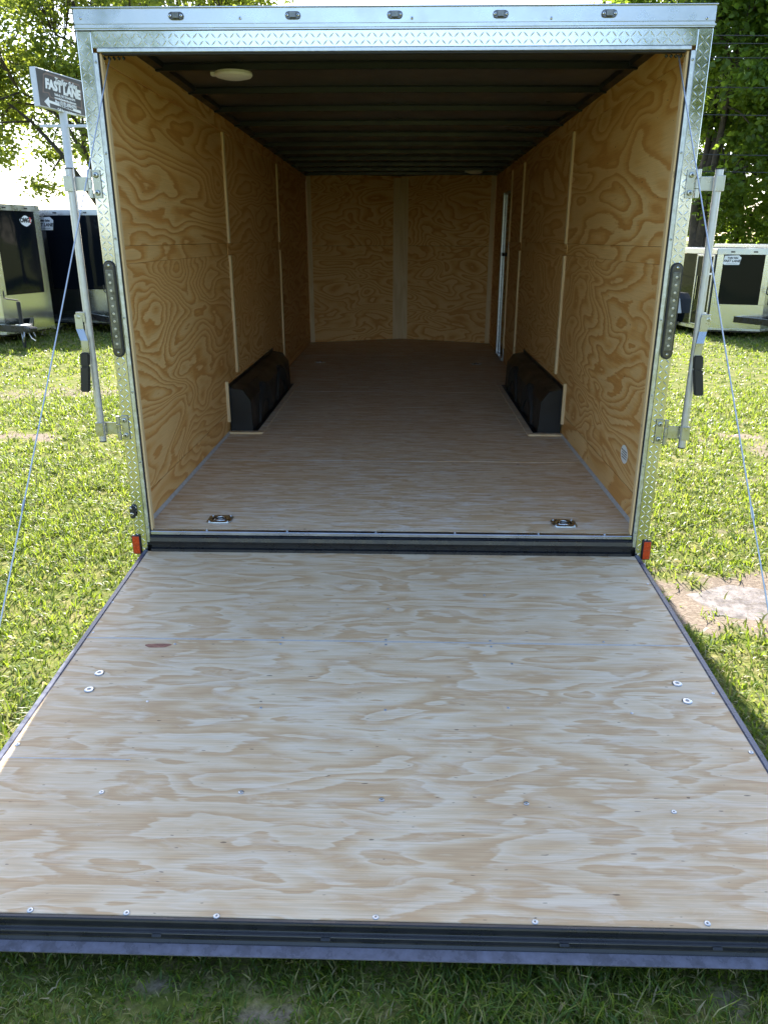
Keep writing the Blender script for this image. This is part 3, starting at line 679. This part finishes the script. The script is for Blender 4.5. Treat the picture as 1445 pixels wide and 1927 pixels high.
rpart(B().box(-RW+.03, RW-.03, -2.06, -.03, -.052, -.019), 'ramp_frame', M['black'])
LK = lambda q: (-2.0945+(q[0]+2.0945)*.62, q[1]*.72)
lip = [LK(q) for q in [(-2.0945, .0005), (-2.0945, -.060), (-2.125, -.082), (-2.197, -.084), (-2.199, -.078), (-2.152, -.070), (-2.140, -.058), (-2.139, -.044), (-2.134, -.037), (-2.123, -.036), (-2.118, -.030), (-2.117, -.010), (-2.111, .0005)]]
rpart(B().prism(lip, 0, -RW-.022, RW+.022), 'ramp_lip', M['black'], .002)
rpart(B().prism([LK(q) for q in [(-2.1985, -.0772), (-2.1545, -.0697), (-2.1545, -.0685), (-2.1985, -.0760)]], 0, -RW-.018, RW+.018), 'lip_flange', M['trim'], .0004)
for x in (-.98, -.55, -.12, .48, .86): rpart(B().prism([LK(q) for q in [(-2.150, -.046), (-2.139, -.038), (-2.137, -.046)]], 0, x-.012, x+.012), 'weld_bead', M['black'], .001)
screw = bolt_mesh(.0085, .0022, M['zinc']); screw_s = bolt_mesh(.0055, .0015, M['galv']); wash = bolt_mesh(.0185, .004, M['zinc'])
def rscrew(u, v, me, nm):
    d = VF + VR*((u-IW/2)/FPX) + VU*((IH/2-v)/FPX); C = Vector((CX, CY, CZ)); nn = Vector((0, -RS, RC)); P0 = Vector((0, -.03, RG))
    q = C + d*(nn.dot(P0-C)/nn.dot(d)); inst(me, nm, RAMP, (q.x, (q.y+.03)/RC if False else -((-.03-q.y)*RC+(RG-q.z)*RS), .0002), (0, 0, random.uniform(0, 3)))
for u, v in ((58, 1713), (239, 1718), (408, 1724), (707, 1726), (1006, 1735), (1330, 1738), (192, 1491), (718, 1505), (990, 1512), (1267, 1528), (1412, 1416), (454, 1491), (34, 1401)): rscrew(u, v, screw, 'screw')
for u, v in ((278, 1320), (491, 1332), (725, 1336), (956, 1332), (1188, 1342), (330, 1212), (213, 1133), (730, 1146), (911, 1120), (532, 1200), (528, 1212), (726, 1204), (726, 1213), (922, 1206), (924, 1217), (963, 1249), (1218, 1099), (1135, 1208), (1300, 1215), (1341, 1305), (735, 1034), (176, 1190)): rscrew(u, v, screw_s, 'screw')
for u, v in ((188, 1267), (169, 1298), (1273, 1287), (1292, 1320)): rscrew(u, v, wash, 'carriage_bolt')
km, kn, kb = newmat('wood_knot'); kf = noise(kn, coords(kn, (30, 60, 1), False), 1, 3, .6)
L(kn, ramp(kn, kf, [(.3, (.14, .045, .03)), (.6, (.32, .13, .08)), (.8, (.45, .25, .16))]), kb.inputs['Base Color']); kb.inputs['Roughness'].default_value = .6
kv = [(0, 0, 0)]+[(.052*math.cos(t)*(1+.15*math.sin(3*t)), .018*math.sin(t)*(1+.2*math.cos(2*t)), 0) for t in [2*math.pi*k/16 for k in range(16)]]
kme = bpy.data.meshes.new('wood_knot'); kme.from_pydata(kv, [], [(0, 1+k, 1+(k+1) % 16) for k in range(16)]); kme.materials.append(km)
rscrew(298, 1215, kme, 'wood_knot'); RAMP.children[-1].rotation_euler = (0, 0, .05); RAMP.children[-1].location.z = .0006
# ramp cables
for sx, top, att in ((-1, (228, 103), (-75, 1535)), (1, (1275, 108), (1512, 1530))):
    a = Vector((sx*1.175, .015, 2.112)); t_ = 1.74
    e = rp(sx*(RW+.02), t_, -.015)
    pts = []
    for k in range(13):
        f_ = k/12; q = a.lerp(e, f_); q.z -= .012*math.sin(math.pi*f_); q -= Vector((0, 0, G)); pts.append(q)
    co = B().tube(pts, .0028, 6).obj('ramp_cable', M['cable'], T, smooth=True); co.location = (0, 0, 0)
    m_ = pts[8]; d_ = (pts[9]-pts[7]).normalized()
    B().tube([m_-d_*.02, m_+d_*.02], .0048, 8).obj('crimp', M['zinc'], co)
    b = B()
    for k in range(5): b.tube([a-Vector((0, 0, G))+Vector((sx*(-.05+.02*k), .01, .002)), a-Vector((0, 0, G))+Vector((sx*(-.05+.02*k)+.008, .01, -.006))], .006, 6)
    b.obj('cable_spring', M['black'], co)

# ------------------------------------------------------------------ trailers in the background
LUGM = None
def trailer(name, label, apex, rz, hw, dv, ln, zb, zt, guard, faces, door=None, fender=False, jack_at=.75, tongue=1.15, decal=None, right_edge=True):
    t = thing(name, label, 'trailer', (apex[0], apex[1], G), rz, None)
    def P(b, nm, mat, bev=0, par=None): return b.obj(nm, mat, par or t, bev)
    apx = Vector((0, 0, 0)); 
    for sx in (-1, 1):
        c = Vector((sx*hw, dv, 0)); d = c-apx
        def quad(f0, f1, z0, z1, o=0.0):
            nrm = Vector((sx*dv, -hw, 0)).normalized()*o
            q = [apx+d*f0+nrm+Vector((0, 0, z0)), apx+d*f1+nrm+Vector((0, 0, z0)), apx+d*f1+nrm+Vector((0, 0, z1)), apx+d*f0+nrm+Vector((0, 0, z1))]
            return q if sx > 0 else [q[1], q[0], q[3], q[2]]
        P(B().strip(quad(.10, .90, guard+.004, zt-.10), .03), 'nose_panel', M['gloss'])
        P(B().strip(quad(.0, 1, zb, guard, .004), .034), 'stone_guard', M['farplate'])
        P(B().strip(quad(.88, 1.0, guard+.004, zt-.10, .004), .03), 'corner_trim', M['farplate'])
        P(B().strip(quad(.0, .11, guard+.004, zt-.10, .006), .03), 'nose_trim', M['farplate'])
        P(B().strip(quad(-.005, 1.0, zt-.098, zt, .016), .05), 'roof_cap', M['alu'])
        P(B().strip(quad(-.005, 1.0, zb-.02, zb+.012, .012), .03), 'bottom_rail', M['alu'])
        for f_ in (.30, .72):
            q = apx+d*f_+Vector((sx*dv, -hw, 0)).normalized()*.02+Vector((0, 0, zt-.052))
            o = B().box(-.035, .035, -.008, .008, -.014, .014).obj('marker_lamp', M['lamp'], t, .002); o.location = q; o.rotation_euler = (0, 0, math.atan2(d.y, d.x))
        P(B().box(min(sx*(hw-.03), sx*hw), max(sx*(hw-.03), sx*hw), dv+.004, ln, zb+.02, zt-.10), 'side_panel', M['gloss'])
        P(B().box(min(sx*(hw-.02), sx*(hw+.012)), max(sx*(hw-.02), sx*(hw+.012)), dv+.004, ln, zt-.098, zt), 'roof_rail', M['alu'], .004)
        P(B().box(min(sx*(hw-.02), sx*(hw+.010)), max(sx*(hw-.02), sx*(hw+.010)), dv+.004, ln, zb-.05, zb+.018), 'bottom_rail', M['alu'], .004)
        # wheels
        yw = ln*.58
        wh = bpy.data.objects.new('wheel', None); link(wh, t); wh.location = (sx*(hw+.11), yw, .33)
        nn = 26; prof = [(.20, -.085), (.30, -.09), (.33, -.065), (.33, .065), (.30, .09), (.20, .085)]; m_ = len(prof)
        v = [(p, r*math.cos(2*math.pi*a/nn), r*math.sin(2*math.pi*a/nn)) for a in range(nn) for r, p in prof]
        B().add(v, [(a*m_+j, a*m_+(j+1) % m_, ((a+1) % nn)*m_+(j+1) % m_, ((a+1) % nn)*m_+j) for a in range(nn) for j in range(m_)]).obj('tyre', M['tyre'], wh)
        rb = B().tube([(-sx*.03, 0, 0), (sx*.055, 0, 0)], [.205, .19], 20)
        for k in range(5):
            a_ = 2*math.pi*k/5; rb.box(min(sx*.05, sx*.07), max(sx*.05, sx*.07), .09*math.cos(a_)-.03, .09*math.cos(a_)+.03, .09*math.sin(a_)-.03, .09*math.sin(a_)+.03)
        rb.obj('rim', M['rim'], wh)
        if fender:
            fv = [(yw-.52, .36), (yw-.40, .62), (yw-.26, .73), (yw+.26, .73), (yw+.40, .62), (yw+.52, .36), (yw+.49, .36), (yw+.38, .60), (yw+.25, .70), (yw-.25, .70), (yw-.38, .60), (yw-.49, .36)]
            P(B().prism(fv, 0, min(sx*hw, sx*(hw+.24)), max(sx*hw, sx*(hw+.24))), 'fender', M['white'], .006)
    P(B().box(-hw+.032, hw-.032, ln-.03, ln, zb, zt-.1), 'rear_panel', M['gloss'])
    P(B().prism([(-hw+.02, dv+.01), (0, .05), (hw-.02, dv+.01), (hw-.02, ln), (-hw+.02, ln)], 2, zt-.02, zt+.004), 'roof', M['alu'])
    P(B().prism([(-hw+.05, dv+.06), (0, .12), (hw-.05, dv+.06), (hw-.05, ln-.05), (-hw+.05, ln-.05)], 2, zb-.06, zb+.02), 'floor_frame', M['black'])
    zc = max(zb+.02, .36)
    for sx in (-1, 1):
        a = Vector((sx*hw*.55, .35, zc-.06)); e = Vector((sx*.03, -tongue, zc-.06)); d = (e-a); nr = Vector((-d.y, d.x, 0)).normalized()*.028
        P(B().add([a-nr, a+nr, e+nr, e-nr]+[p+Vector((0, 0, .11)) for p in (a-nr, a+nr, e+nr, e-nr)], [(0, 3, 2, 1), (4, 5, 6, 7), (0, 1, 5, 4), (1, 2, 6, 5), (2, 3, 7, 6), (3, 0, 4, 7)]), 'tongue_beam', M['black'], .004)
    P(B().box(-.07, .07, -tongue-.22, -tongue+.06, zc-.03, zc+.05), 'coupler', M['black'], .02)
    P(B().prism([(-.10, -tongue+.30), (.10, -tongue+.30), (.07, -tongue+.05), (-.07, -tongue+.05)], 2, zc+.052, zc+.060), 'tongue_plate', M['galv'])
    jy = -jack_at
    j = P(B().tube([(0, jy, .10), (0, jy, zc+.42)], .032, 12), 'jack', M['blackmat'])
    B().tube([(0, jy, .02), (0, jy, .12)], .026, 12).obj('jack_foot', M['blackmat'], j)
    B().tube([(0, jy, zc+.40), (0, jy, zc+.44), (-.16, jy+.02, zc+.47), (-.20, jy+.02, zc+.49), (-.20, jy+.02, zc+.60)], .011, 8).obj('crank', M['blackmat'], j)
    for sx in (-1, 1):
        pts = [(sx*.05, -tongue+.05, zc), (sx*.09, -tongue, zc-.12), (sx*.10, -tongue+.03, zc-.20), (sx*.07, -tongue+.12, zc-.16), (sx*.05, -tongue+.2, zc-.04)]
        P(B().tube(pts, .009, 6), 'safety_chain', M['zinc'])
    if door:
        sx, y0, y1 = door
        x0, x1 = (hw+.001, hw+.014) if sx > 0 else (-hw-.014, -hw-.001)
        do = P(B().box(x0, x1, y0, y1, zb+.05, zt-.14), 'side_door', M['gloss'])
        xo = (x0, x1+.012) if sx > 0 else (x0-.012, x1)
        for (a, c, z0, z1) in ((y0-.04, y0, zb+.03, zt-.11), (y1, y1+.04, zb+.03, zt-.11)): B().box(*xo, a, c, z0, z1).obj('door_frame', M['alu'], do, .003)
        B().box(*xo, y0, y1, zt-.14, zt-.11).obj('door_frame', M['alu'], do, .003); B().box(*xo, y0, y1, zb+.025, zb+.05).obj('door_frame', M['alu'], do, .003)
        for z in (zb+.25, (zb+zt)/2+.25): B().box(xo[0]-.012*(sx < 0), xo[1]+.012*(sx > 0), y0-.03, y0+.10, z, z+.035).obj('hinge', M['white'], do, .004)
        B().tube([(xo[0] if sx < 0 else xo[1], y1-.06, zb+.5), (xo[0] if sx < 0 else xo[1], y1-.06, zt-.5)], .012, 8).obj('latch_bar', M['chrome'], do)
    if decal:
        kind, sx, f_, z, sc = decal
        c = Vector((sx*hw, dv, 0)); q = c*f_; nrm = Vector((sx*dv, -hw, 0)).normalized()
        ro = (R(90), 0, math.atan2(c.y, c.x) if sx > 0 else math.atan2(-c.y, -c.x))
        if kind == 'badge':
            pl = mk('decal', [(-.5, -.20, 0), (-.42, .26, 0), (.36, .30, 0), (.52, .16, 0), (.44, -.26, 0), (-.40, -.26, 0)], [(0, 5, 4, 3, 2, 1)], M['decalw'], t)
            pl.location = q+nrm*.004+Vector((0, 0, z)); pl.rotation_euler = ro; pl.scale = (sc, sc, sc)
            for tx, s_, yy, xx in (('FAST LANE', .19, -.04, .0), ('Trailer Sales', .12, .14, .03), ('www.fastlanetrailersales.com', .055, -.19, 0)):
                inst(text_mesh(tx, s_, M['decalb'], shear=.2, bold=.008 if s_ > .1 else 0, extrude=.001), 'lettering', pl, (xx, yy, .002))
        else:
            pl = mk('decal', [(.42*math.cos(a_)*(1+.08*math.sin(5*a_)), .24*math.sin(a_)*(1+.12*math.cos(4*a_)), 0) for a_ in [2*math.pi*k/24 for k in range(24)]], [tuple(range(24))], M['decalw'], t)
            pl.location = q+nrm*.004+Vector((0, 0, z)); pl.rotation_euler = ro; pl.scale = (sc, sc, sc)
            inst(text_mesh('OMG', .30, M['decalb'], bold=.018, extrude=.001), 'lettering', pl, (-.05, .03, .003)); inst(text_mesh('!', .34, M['decalr'], bold=.03, extrude=.001), 'lettering', pl, (.33, .03, .003))
    return t
trailer('parked_trailer', 'black cargo trailer with tread plate nose, crank jack and a comic letter decal', (-6.86, 9.80), R(45), 1.07, .60, 5.2, .20, 2.31, .83, None, jack_at=.80, tongue=1.10, decal=('omg', 1, .70, 2.05, .34))
tb = trailer('parked_trailer', 'black cargo trailer with a white lettered badge, standing behind the crank jack trailer', (-5.5, 11.55), R(20), 1.30, .75, 6.5, .22, 2.27, .83, None, jack_at=.8, tongue=1.2, decal=('badge', -1, .90, 2.02, .42))
trailer('parked_trailer', 'low black cargo trailer with white fender and framed side door under the trees', (6.66, 11.05), R(9), .80, .42, 3.4, .17, 1.60, .62, None, door=(-1, .50, 1.05), fender=True, jack_at=.35, tongue=.8, decal=('badge', -1, .72, 1.40, .30))
trailer('parked_trailer', 'tread plate nosed trailer beside the low trailer with the white fender', (8.75, 11.5), R(9), .90, .5, 4.0, .20, 1.66, .65, None, jack_at=.5, tongue=.9)
o = inst(text_mesh('15K', .10, M['decalw'], bold=.004, extrude=.001), 'lettering', tb, (-.30, -.02, .32), (R(90), 0, R(62)))

# ------------------------------------------------------------------ pole sign
def sign():
    a = un(62.3, 125, Y=20); bl = un(67.6, 200, Y=20)
    c = Vector((-9.72, 22.2, 0)); a0 = Vector((a.x-.03, 20, 0)); d = (c-a0); wd = d.length; ht = a.z-bl.z; z0 = bl.z
    mid = (a0+c)/2; rz = math.atan2(d.y, d.x)
    t = thing('pole_sign', 'dark dealer sign with white lettering on a tall white pole', 'sign', (mid.x, mid.y, G), rz)
    zz = z0-G+ht/2
    fr = B().box(-wd/2, wd/2, -.09, .09, zz-ht/2, zz+ht/2).obj('sign_cabinet', M['polepaint'], t, .01)
    pn = B().box(-wd/2+.03, wd/2-.03, -.098, -.0905, zz-ht/2+.03, zz+ht/2-.03).obj('sign_face', M['signpanel'], t)
    k = wd/2.2
    def poly(pts, mat, y, nm): return mk(nm, [(x*k, y, zz+z) for x, z in pts], [tuple(range(len(pts)))], mat, pn, off=(0, 0, 0))
    poly([(-.92, -.12), (-.80, .36), (-.66, .42), (.80, .36), (.86, .22), (.82, -.30), (-.62, -.20), (-.68, -.10)], M['signbrown'], -.1, 'badge_border')
    poly([(-.85, -.09), (-.76, .33), (-.66, .37), (.76, .31), (.80, .20), (.76, -.26), (-.58, -.17), (-.64, -.07)], M['signpanel'], -.102, 'badge_field')
    poly([(-.90, -.34), (-.68, -.19), (-.68, -.275), (.72, -.355), (.72, -.43), (-.68, -.345), (-.68, -.49)], M['decalw'], -.103, 'arrow')
    for tx, s_, x, z, sh, bo, mt in (('FAST', .32, -.42, .12, .12, .02, 'decalw'), ('LANE', .32, .38, .07, .12, .02, 'decalw'), ('Trailer Sales', .20, .15, .27, .3, .006, 'decalw'),
                                     ('Bullock, NC 919-496-0791', .085, .05, -.10, 0, .003, 'decalw'), ('www.fastlanetrailersales.com', .082, .05, -.185, 0, .003, 'decalw'),
                                     ('Buy (919) 608-0791', .12, .06, -.285, 0, .004, 'decalw'), ('710 N 2nd Street', .085, .05, -.352, 0, .003, 'decalb'), ('Call for appointment', .10, .06, -.475, 0, .004, 'decalw')):
        inst(text_mesh(tx, s_*k, M[mt], shear=sh, bold=bo*k), 'lettering', pn, (x*k, -.105, zz+z), (R(90), R(1.5), 0))
    B().tube([(0, 0, 0), (0, 0, zz-ht/2)], [.13, .11], 14).obj('pole', M['polepaint'], t)
    ca, sa = math.cos(-rz), math.sin(-rz)
    ar = B().box(-.72, .72, -.05, .05, zz-ht/2-.40, zz-ht/2-.32).obj('cross_arm', M['polepaint'], t, .004); ar.rotation_euler = (0, 0, -rz)
sign()

# ------------------------------------------------------------------ trees
def leafmat(name, c1, c2, c3, tr):
    m, n, b = newmat(name)
    gi = N(n, 'ShaderNodeNewGeometry'); tc = N(n, 'ShaderNodeTexCoord'); f = noise(n, tc.outputs['Object'], .55, 2, .5)
    k = mth(n, 'ADD', mth(n, 'MULTIPLY', gi.outputs['Random Per Island'], .6), mth(n, 'MULTIPLY', f, .5))
    col = ramp(n, k, [(.1, c1), (.5, c2), (.95, c3)])
    L(n, col, b.inputs['Base Color']); b.inputs['Roughness'].default_value = .45; b.inputs['Specular IOR Level'].default_value = .4
    t = N(n, 'ShaderNodeBsdfTranslucent'); L(n, mixc(n, .55, col, tr), t.inputs[0])
    mx = N(n, 'ShaderNodeMixShader'); mx.inputs[0].default_value = .58
    L(n, b.outputs[0], mx.inputs[1]); L(n, t.outputs[0], mx.inputs[2]); L(n, mx.outputs[0], n.nodes['Material Output'].inputs[0]); return m
LM1 = leafmat('leaves_warm', (.045, .085, .014), (.085, .140, .022), (.15, .19, .035), (.42, .48, .05))
LM2 = leafmat('leaves_deep', (.025, .065, .014), (.050, .105, .020), (.10, .16, .026), (.38, .52, .04))
def tree(label, base, H, cz_, rad, ncl, nleaf, ls, seed, mat, tr=.3, spread=.9, group=None, low=.3, lean=(0, 0)):
    g = np.random.default_rng(seed); rd = random.Random(seed)
    t = thing('tree', label, 'tree', (base[0], base[1], G), 0, group)
    ctr = np.array([lean[0], lean[1], cz_]); rad = np.array(rad)
    u = g.normal(size=(ncl, 3)); u /= np.linalg.norm(u, axis=1)[:, None]; rr = g.random(ncl)**.45
    cl = ctr+u*rad*rr[:, None]
    cl = cl[cl[:, 2] > low*2]
    # trunk and limbs
    b = B(); top = Vector((lean[0]*.5, lean[1]*.5, cz_+rad[2]*.35))
    tp = [Vector((0, 0, -.1)), Vector((.03, 0, .5)), Vector((rd.uniform(-.2, .2), rd.uniform(-.2, .2), cz_*.35)), Vector((lean[0]*.3+rd.uniform(-.3, .3), lean[1]*.3, cz_*.7)), top]
    path = []
    for i in range(4):
        for k in range(4): path.append(tp[i].lerp(tp[i+1], k/4))
    path.append(top); n_ = len(path)
    rs = [tr*(1.25 if i == 0 else 1)*(1-.85*i/(n_-1)) for i in range(n_)]
    b.tube(path, rs, 10); b.obj('trunk', M['bark'], t, smooth=True)
    # limbs: cluster centres grouped by a few limb directions
    nl = 9; br = B(); limbs = []
    for k in range(nl):
        i0 = rd.randint(5, n_-3); p0 = path[i0]; q = Vector(cl[g.integers(len(cl))]); q = p0.lerp(q, .72)
        mid = p0.lerp(q, .5)+Vector((rd.uniform(-.5, .5), rd.uniform(-.5, .5), rd.uniform(.1, .7)))
        pts = [p0, p0.lerp(mid, .6), mid, mid.lerp(q, .5)+Vector((0, 0, .15)), q]; r0 = rs[i0]*.62
        br.tube(pts, [r0, r0*.8, r0*.62, r0*.45, r0*.25], 6, False); limbs.append((pts, r0))
    for c in cl:
        c = Vector(c); best = None
        for pts, r0 in limbs:
            for j in (1, 2, 3, 4):
                d = (pts[j]-c).length
                if best is None or d < best[0]: best = (d, pts[j], r0*.3)
        p0 = best[1]; mid = p0.lerp(c, .5)+Vector((rd.uniform(-.25, .25), rd.uniform(-.25, .25), rd.uniform(-.05, .4)))
        br.tube([p0, mid, c], [min(best[2], .05), .028, .010], 5, False)
    br.obj('branches', M['bark'], t, smooth=True)
    # leaves
    per = nleaf//len(cl); n = per*len(cl)
    ctrs = np.repeat(cl, per, 0); sc = np.repeat(g.uniform(.55, 1.25, len(cl))*spread, per)
    off = g.normal(size=(n, 3))*np.array([1, 1, .62])*sc[:, None]*.62
    p = ctrs+off; p[:, 2] = np.maximum(p[:, 2], .3)
    a = g.normal(size=(n, 3)); a[:, 2] *= .5; a[:, 2] -= .35; a /= np.linalg.norm(a, axis=1)[:, None]
    r_ = g.normal(size=(n, 3)); c_ = np.cross(a, r_); c_ /= np.linalg.norm(c_, axis=1)[:, None]
    l = ls*g.uniform(.6, 1.35, n)[:, None]; ww = l*.30; nn_ = np.cross(a, c_)
    V = np.empty((n, 4, 3), np.float32)
    V[:, 0] = p; V[:, 1] = p+a*l*.45+c_*ww+nn_*l*.08; V[:, 2] = p+a*l; V[:, 3] = p+a*l*.45-c_*ww+nn_*l*.08
    b0 = np.arange(n)*4; F = np.stack([np.stack([b0, b0+1, b0+2], -1), np.stack([b0, b0+2, b0+3], -1)], 1).reshape(-1, 3)
    me = bpy.data.meshes.new('crown'); me.vertices.add(n*4); me.vertices.foreach_set('co', V.ravel())
    me.loops.add(F.size); me.loops.foreach_set('vertex_index', F.ravel().astype(np.int32)); me.polygons.add(len(F))
    me.polygons.foreach_set('loop_start', np.arange(0, F.size, 3).astype(np.int32)); me.update(calc_edges=True); me.materials.append(mat)
    o = bpy.data.objects.new('crown', me); link(o, t); return t
tree('tall open-crowned tree with long bare limbs behind the dealer sign', (-10.6, 26), 13, 8.2, (6.4, 4.5, 5.6), 105, 30000, .18, 3, LM1, .34, .85, low=1.6, lean=(-1.2, 0))
tree('broad loose tree whose crown shows above the trailer roof', (-8.5, 33), 15, 12.4, (5.0, 4, 3.2), 46, 17000, .22, 8, LM1, .38, .95, low=2)
tree('leafy tree at the left edge reaching past the sign', (-17.5, 28), 12, 8.8, (5, 4, 4.6), 50, 13000, .20, 12, LM1, .3, .85, low=1.4)
tree('dark trunked dense tree rising behind the low trailer', (8.5, 20), 13, 7.6, (3.6, 3.2, 5.6), 95, 44000, .18, 21, LM2, .26, .66, low=.8, lean=(.9, 0))
tree('dense green tree with hanging foliage right of the dark trunk', (12.2, 18.6), 12, 6.2, (3.2, 2.8, 5.4), 95, 42000, .17, 33, LM2, .28, .62, low=.5)
tree('full green tree filling the gap behind the hanging foliage', (11.4, 24.5), 13, 6.6, (4.6, 3, 6.2), 95, 40000, .21, 41, LM2, .3, .8, low=.4)
tree('slender tree whose leaves show over the roof end', (9.0, 31), 16, 12.6, (3.4, 3.0, 3.6), 36, 13000, .22, 52, LM1, .3, .9, low=2)

for k, (x_, y_, sd_) in enumerate(((-13, -27, 61), (12.5, -30, 62), (-26, -24, 63), (25, -26, 64))):
    tree(('broad', 'round', 'wide', 'tall')[k]+' shade tree across the lawn, facing the open ramp', (x_, y_), 12, 7.2, (5.2, 4.2, 5.2), 46, 9000, .42, sd_, LM1, .32, 1.2, low=1.0)
# ------------------------------------------------------------------ overhead wires
pole = thing('utility_pole', 'weathered wooden utility pole hidden behind the open trailer', 'utility pole', (2.6, 17.0, G))
B().tube([(0, 0, 0), (0, 0, 6.3)], [.14, .10], 12).obj('pole_shaft', M['polewood'], pole)
for z in (6.15, 5.2): B().box(-.06, .06, -.9, .9, z-.06, z+.06).obj('cross_arm', M['polewood'], pole, .005)
for k, y_ in enumerate((65, 80, 107, 163, 215, 290, 322)):
    p = un(1345, y_, Y=16.6); q = un(1440, y_-1, Y=16.6)
    e = Vector((40, 14.5, p.z+.5)); s_ = Vector((2.6, 17.0, p.z+.12))
    pts = []
    for i in range(17):
        f_ = i/16; c = s_.lerp(e, f_); c.z -= .55*math.sin(math.pi*f_)*f_**.2; pts.append(c)
    dz = p.z - min(pts, key=lambda c: abs(c.x-p.x)).z
    pts = [c+Vector((0, 0, dz)) for c in pts]
    tag(B().tube(pts, .011, 6).obj('overhead_wire', M['wire'], None, smooth=True), 'thin dark overhead wire crossing in front of the dense green trees', 'wire', 'overhead wires before the dense trees')
pole2 = thing('utility_pole', 'small distant utility pole above the crank jack trailer', 'utility pole', (-33.5, 60, G))
B().tube([(0, 0, 0), (0, 0, 8.2)], [.16, .12], 10).obj('pole_shaft', M['polewood'], pole2); B().box(-1.1, 1.1, -.06, .06, 7.6, 7.75).obj('cross_arm', M['polewood'], pole2)
for k, (v0, v1) in enumerate(((311, 309), (340, 338), (352, 342))):
    a = un(-60, v0+2, Y=34); c = un(260, v1-2, Y=34)
    tag(B().tube([a+(a-c)*.6, a, a.lerp(c, .5)-Vector((0, 0, .03)), c], .016, 6).obj('overhead_wire', M['wire'], None), 'thin overhead wire in the open sky behind the sign pole', 'wire', 'overhead wires behind the sign')
